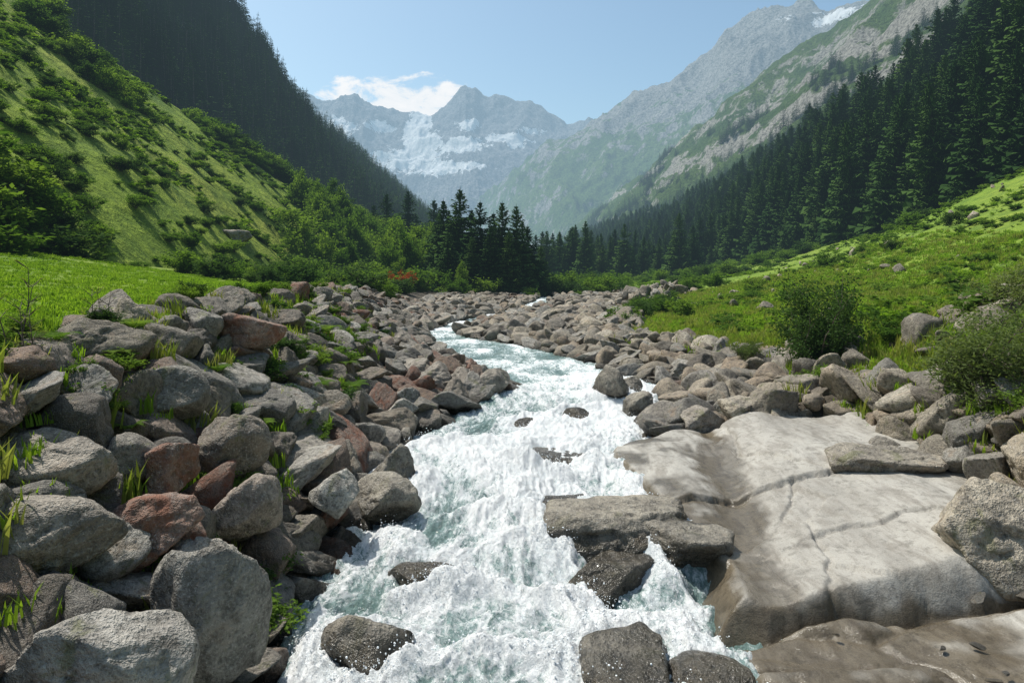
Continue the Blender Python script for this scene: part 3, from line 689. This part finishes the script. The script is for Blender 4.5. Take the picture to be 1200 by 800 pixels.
# ---- forests
def forest(name,rib,n,tr=(0.0,1.02),h=(14,24),ur=(0,1),mask=None,coll=ccoll,nv=4,base=10.,tilt=.04,dz=-.6,wide=(1.0,1.3)):
    cl=np.linalg.norm(np.diff(rib.f[:,:2]*.5+rib.c[:,:2]*.5,axis=0),axis=1);cum=np.concatenate([[0],np.cumsum(cl)]);cum/=cum[-1]
    uq=np.interp(rng.random(n)*(np.interp(ur[1],np.linspace(0,1,len(cum)),cum)-np.interp(ur[0],np.linspace(0,1,len(cum)),cum))+np.interp(ur[0],np.linspace(0,1,len(cum)),cum),cum,np.linspace(0,1,len(cum)))
    t=rng.uniform(*tr,n);P=rib.P(uq,t)
    if mask is not None: k=mask(P,uq,t);P=P[k]
    P[:,2]+=dz;N=len(P)
    s=(h[0]+(h[1]-h[0])*rng.random(N)**1.2)/base
    sw=s*rng.uniform(*wide,N)
    instancer(name,P,np.stack([rng.normal(0,tilt,N),rng.normal(0,tilt,N),rng.uniform(0,6.28,N)],1),np.stack([sw,sw,s],1),rng.integers(0,nv,N),coll)
forest('conifer_forest',L2,5600,(0,1.08),(14,25),coll=cfcoll,nv=3)
forest('conifer_forest',R2,4600,(0.0,1.08),(12,26))
m3=lambda P,u,t:(fbm(P[:,0]*.012,P[:,1]*.012,P[:,2]*.012,4)-.55*t+.09-.5*rockf(P)>0)
forest('conifer_forest',R3,8000,(.02,.8),(11,20),mask=m3,coll=cfcoll,nv=3)
# shrubs on left hillside
def mL(P,u,t):
    x,y=P[:,0],P[:,1];n=fbm(x*.05,y*.05,4,4)
    low=np.exp(-((y-58)/18)**2)*sm(.45,.1,t)*.45
    endb=sm(120,175,y)*.45
    return n+low+endb+.15*rng.random(len(P))>.42
forest('hillside_shrubs',L1,4800,(.0,1.0),(1.2,4.2),mask=mL,coll=bcoll,nv=3,base=2.2,ur=(.15,1),dz=-.2)
forest('hillside_shrubs',L1,1300,(.0,1.0),(.5,1.7),coll=bcoll,nv=3,base=2.2,ur=(.15,.9),dz=-.1,wide=(1,1.8),mask=lambda P,u,t:fbm(P[:,0]*.07,P[:,1]*.07,28,4)>.08)
forest('hillside_herbs',L1,13000,(0,1.0),(.2,.7),coll=hcoll,nv=3,base=2.2,ur=(.15,1),dz=-.05,mask=lambda P,u,t:fbm(P[:,0]*.12,P[:,1]*.12,8,4)>.06,wide=(1.2,2.8))
forest('hillside_trees',L1,150,(.0,.5),(6,11),coll=tcoll,nv=2,base=10,ur=(.62,.98),dz=-.3)
# generic ground scatter
def scat(name,x,y,s,coll,nv,dz=0,wide=(1,1.3),tilt=.1,idx=None):
    N=len(x);z=zg(x,y)+dz;w=s*rng.uniform(*wide,N)
    instancer(name,np.stack([x,y,z],1),np.stack([rng.normal(0,tilt,N),rng.normal(0,tilt,N),rng.uniform(0,6.28,N)],1),np.stack([w,w,s],1),rng.integers(0,nv,N) if idx is None else idx,coll)
# valley-floor thicket
n=420;x=rng.uniform(-30,18,n);y=rng.uniform(84,150,n);k=(x<-9+rng.normal(0,4,n))|(y>94+rng.normal(0,3,n));x,y=x[k],y[k]
scat('valley_thicket',x,y,(1.3+2.8*rng.random(len(x)))/2.2,bcoll,3,-.2)
n=46;x=rng.uniform(-40,-12,n);y=rng.uniform(100,165,n);scat('valley_broadleaf_trees',x,y,(6+7*rng.random(n))/10,tcoll,2,-.2)
n=150;y=rng.uniform(48,95,n);x=edge(3,y)-rng.uniform(-1,16,n);scat('valley_thicket',x,y,(.8+1.6*rng.random(n)**1.5)/2.2,bcoll,3,-.1)
n=240;x=rng.uniform(14,70,n);y=rng.uniform(130,260,n);scat('valley_thicket',x,y,(1.+2.2*rng.random(n))/2.2,bcoll,3,-.2)
n=420;x=rng.uniform(-30,70,n);y=rng.uniform(190,420,n);s=(8+11*rng.random(n))/10;scat('conifer_forest',x,y,s,ccoll,4,-.4,tilt=.03)
# right meadow herbs
n=11000;x=rng.uniform(9,70,n);y=rng.uniform(12,190,n);k=(x>edge(9,y)+.5)&(fbm(x*.12,y*.12,5,4)>.0);x,y=x[k],y[k]
scat('meadow_herbs',x,y,(.12+.5*rng.random(len(x))**2)/2.2,hcoll,3,-.04,wide=(1.2,2.8))
n=34;x=rng.uniform(20,66,n);y=rng.uniform(50,170,n);scat('meadow_shrub_patch',x,y,(1+1.6*rng.random(n))/2.2,bcoll,3,-.1)
n=44;t=rng.random(n);scat('meadow_shrub_patch',6.5+t*9+rng.normal(0,.9,n),38+t*34+rng.normal(0,2,n),(.5+1.1*rng.random(n))/2.2,bcoll,3,-.1)
# grass tufts
n=15000;y=7+45*rng.random(n)**1.5;x=edge(3,y)-.6-22*rng.random(n)**1.2
scat('meadow_grass',x,y,.3+.4*rng.random(n),gcoll,3,0,wide=(1.3,2.4),idx=rng.choice([0,0,0,1],n))
n=20000;y=9+70*rng.random(n)**1.5;x=edge(9,y)+.2+28*rng.random(n)**1.5
scat('meadow_grass',x,y,.5+.6*rng.random(n)+y*.003,gcoll,3,0,wide=(1.2,2.2),idx=rng.choice([0,0,1,1,2],n))
n=500;y=6+30*rng.random(n)**1.2;x=edge(3,y)+rng.normal(-.5,.5,n)
scat('bank_grass',x,y,.6+.6*rng.random(n),gcoll,3,.05,idx=rng.choice([1,1,2],n))
n=900;y=8+22*rng.random(n);x=edge(9,y)+rng.normal(.3,.8,n)
scat('bank_grass',x,y,.8+.7*rng.random(n),gcoll,3,.05,idx=rng.choice([1,1,2],n))
# grass and moss tufts in the gaps of the left bank
n=320;y=5+28*rng.random(n)**1.2;x=edge(3,y)+(edge(4,y)-edge(3,y))*rng.random(n)**1.4
scat('bank_grass',x,y,.7+.6*rng.random(n),gcoll,3,.22,idx=rng.choice([0,1,1,2],n))
# ferns on the left bank
fm_=fern('fern_mesh',3)
for (x,y,s) in [(-4.4,13.5,1.1),(-4.0,14.2,1.0),(-5.0,15.5,1.2),(-3.7,15.8,1.1),(-5.3,9.2,.8),(-5.6,8.4,.8),(-5.7,10.5,.8),(-4.2,17.2,1.3),(-5.2,19,1.3),(-4.8,11.3,.7),(-4.6,8.3,.5),(-3.9,10.8,.6)]:
    link('fern',fm_,(x,y,float(zg(x,y,False))+.32),(0,0,x*7),(s,s,s))
n=90;y=rng.uniform(7,34,n);x=edge(3,y)+rng.uniform(-.5,2.8,n)
scat('bank_weeds',x,y,(.18+.32*rng.random(n))/2.2,bcoll,3,.28,wide=(1,1.6))
# shrubs near camera
s1=broadleaf('riverside_shrub_mesh',5,3.1,2.6,11,15000,.095,m_darkleaf,aspect=1.7,spread=.45);link('riverside_shrub',s1,(8.4,19,1.15))
s2=broadleaf('willow_shrub_mesh',9,2.5,3.2,15,22000,.085,m_willow,aspect=3.2,spread=.7);link('willow_shrub',s2,(8.6,12.0,1.3))
s3=broadleaf('willow_shrub_mesh2',12,1.5,2.0,9,7000,.07,m_willow,aspect=3.0,spread=.7);link('willow_shrub',s3,(10.6,14.2,3.0));link('willow_shrub',s3,(7.3,21.5,1.2),(0,0,2),(.6,.6,.6))
s4=broadleaf('low_shrub_mesh',15,1.0,1.6,8,4500,.08,m_leaf,aspect=2,spread=.8)
for (x,y,s) in [(-6.3,8.2,.5),(-6.9,9.6,.5),(-6.0,9.3,.4),(-5.6,7.6,.35),(7.4,16.6,.6),(9.8,17.5,.9),(8.0,10.6,.6),(-7.4,16,.6)]:
    link('low_shrub',s4,(x,y,float(zg(x,y,False))+.05),(0,0,x*3),(s,s,s))
# bare-stalk weeds at left edge
def stalk(name,seed,H,loc):
    r=random.Random(seed);V=[];Fc=[];MI=[]
    for k in range(3):
        d=Vector((r.gauss(0,.08),r.gauss(0,.08),1)).normalized();p=Vector((r.gauss(0,.05),r.gauss(0,.05),-.1));pts=[p.copy()]
        h=H*r.uniform(.55,1)
        for j in range(6):
            d=(d+Vector((r.gauss(0,.07),r.gauss(0,.07),0))).normalized();p=p+d*h/6;pts.append(p.copy())
        tube(V,Fc,MI,pts,[.011*(1-.12*j) for j in range(7)],1,4)
        for j in range(2,7):
            for q in range(3):
                a=r.uniform(0,6.28);e=pts[j]+Vector((math.cos(a)*.14,math.sin(a)*.14,.1));tube(V,Fc,MI,[pts[j],e],[.005,.003],1,3)
                c=e;kk=len(V);u=Vector((math.cos(a),math.sin(a),.2))*.05;w=Vector((-math.sin(a),math.cos(a),0))*.018
                V.extend([tuple(c-u),tuple(c+w),tuple(c+u),tuple(c-w)]);Fc.append((kk,kk+1,kk+2,kk+3));MI.append(0)
    return link(name,mk_mesh(name,V,Fc,[m_dryg,m_bark],False,MI),loc)
stalk('tall_weed',1,1.5,(-5.72,8.0,2.8));stalk('tall_weed',2,.9,(-5.95,10.1,2.95));stalk('tall_weed',4,1.0,(-5.4,7.8,2.75))
# individual valley trees
for i,(x,y,h) in enumerate([(-10.5,106,13.5),(-7.8,104,15.2),(-4.6,100,13.),(-1.4,100,13.),(.6,99,12.6),(2.3,101,10.),(-9.0,98,8.5),(-3,97,9.5),(-25.5,170,21),(-20.5,182,20.5),(-16.5,180,18),(-12,150,13),(-29,160,19),(4.5,108,8),(-34,170,17),(-6,102,12),(-.4,97,9),(-11.8,112,12),(-2.8,106,12),(1.6,107,11),(-8.8,109,13),(-5.6,97,8)]):
    o=link('spruce_tree',cm[i%4],(x,y,float(zg(x,y))-.2),(0,0,i*1.3),(h/10*1.4,h/10*1.4,h/10*1.05))
for i,(x,y,h,w) in enumerate([(-30,118,12,1.0),(-24,128,13,1.0),(-6.6,93,5.2,.7),(-20,112,7,.9),(-33,105,8,1.0),(-15,96,5,.7),(-24.5,100,6.5,.8)]):
    link('broadleaf_tree',tm[i%2],(x,y,float(zg(x,y))-.2),(0,0,i*2.1),(h/10*w*1.2,h/10*w*1.2,h/10))
rs=broadleaf('rust_shrub_mesh',19,1.9,4.0,8,2500,.2,m_red,spread=.9);link('rust_shrub',rs,(-12.2,80,2.6))
# dark boulder on hill
hp=L1.P(np.array([.42]),np.array([.12]))[0];link('boulder',rock_mesh('hb',90,m_rockb,4),(float(hp[0]),float(hp[1]),float(hp[2])+.2),(0,0,0),(1.7,1.4,1.1))
# ------------------------------------------------------------------ sky, sun, camera
sunv=Vector((-.40,.26,.86)).normalized();el=math.asin(sunv.z);az=math.atan2(sunv.x,sunv.y)
w=bpy.data.worlds.new('World');scene.world=w;w.use_nodes=True;nt=w.node_tree;nt.nodes.clear()
class WM(M):
    def __init__(s,nt): s.nt=nt
wm=WM(nt)
sky=nt.nodes.new('ShaderNodeTexSky');sky.sky_type='NISHITA';sky.sun_disc=False;sky.sun_elevation=el;sky.sun_rotation=az%(2*math.pi)
sky.altitude=300;sky.air_density=1.0;sky.dust_density=3.0;sky.ozone_density=1.0
g=wm.n('ShaderNodeTexCoord').outputs['Generated'];s=wm.sep(g)
uu=wm.math('DIVIDE',s[0],wm.math('MAXIMUM',s[1],.05));vv=wm.math('DIVIDE',s[2],wm.math('MAXIMUM',s[1],.05))
cv=wm.n('ShaderNodeCombineXYZ',X=uu,Y=vv).outputs[0]
nz=wm.noise(wm.mapv(cv,(1,1.7,1)),18,8,.66,.4)
dx=wm.math('POWER',wm.math('ABSOLUTE',wm.math('DIVIDE',wm.math('SUBTRACT',uu,-.165),.13)),2.);dy=wm.math('POWER',wm.math('ABSOLUTE',wm.math('DIVIDE',wm.math('SUBTRACT',vv,.235),.048)),2.)
e=wm.math('SUBTRACT',1.0,wm.math('ADD',dx,dy))
cf=wm.mr(wm.math('ADD',wm.math('MULTIPLY',e,.55),wm.mr(nz,.3,.7,-.6,.6)),-.1,.42,0,.92,True)
cf=wm.math('MULTIPLY',cf,wm.mr(s[1],.05,.1,0,1))
ccol=wm.mix(wm.mr(nz,.35,.65,0,1),(6.2,6.6,6.9),(7.2,7.25,7.3))
skc=wm.mix(1.,sky.outputs[0],(1.12,1.28,1.2),'MULTIPLY')
col=wm.mix(cf,skc,ccol)
bg=wm.n('ShaderNodeBackground',Color=col,Strength=.135);o=nt.nodes.new('ShaderNodeOutputWorld');nt.links.new(bg.outputs[0],o.inputs[0])
ld=bpy.data.lights.new('sun','SUN');ld.energy=5.0;ld.angle=math.radians(.5);ld.color=(1,.955,.88)
lo=bpy.data.objects.new('sun',ld);scene.collection.objects.link(lo);lo.rotation_euler=sunv.to_track_quat('Z','Y').to_euler()
cd=bpy.data.cameras.new('camera');cam=bpy.data.objects.new('camera',cd);scene.collection.objects.link(cam)
cam.location=(0,0,CAMZ);cam.rotation_euler=(math.pi/2,0,0);cd.sensor_width=36;cd.lens=F/1200*36;cd.shift_y=-80/1200
cd.clip_start=.1;cd.clip_end=30000;scene.camera=cam
scene.view_settings.view_transform='Standard';scene.view_settings.look='None';scene.view_settings.exposure=0
print('verts ok')
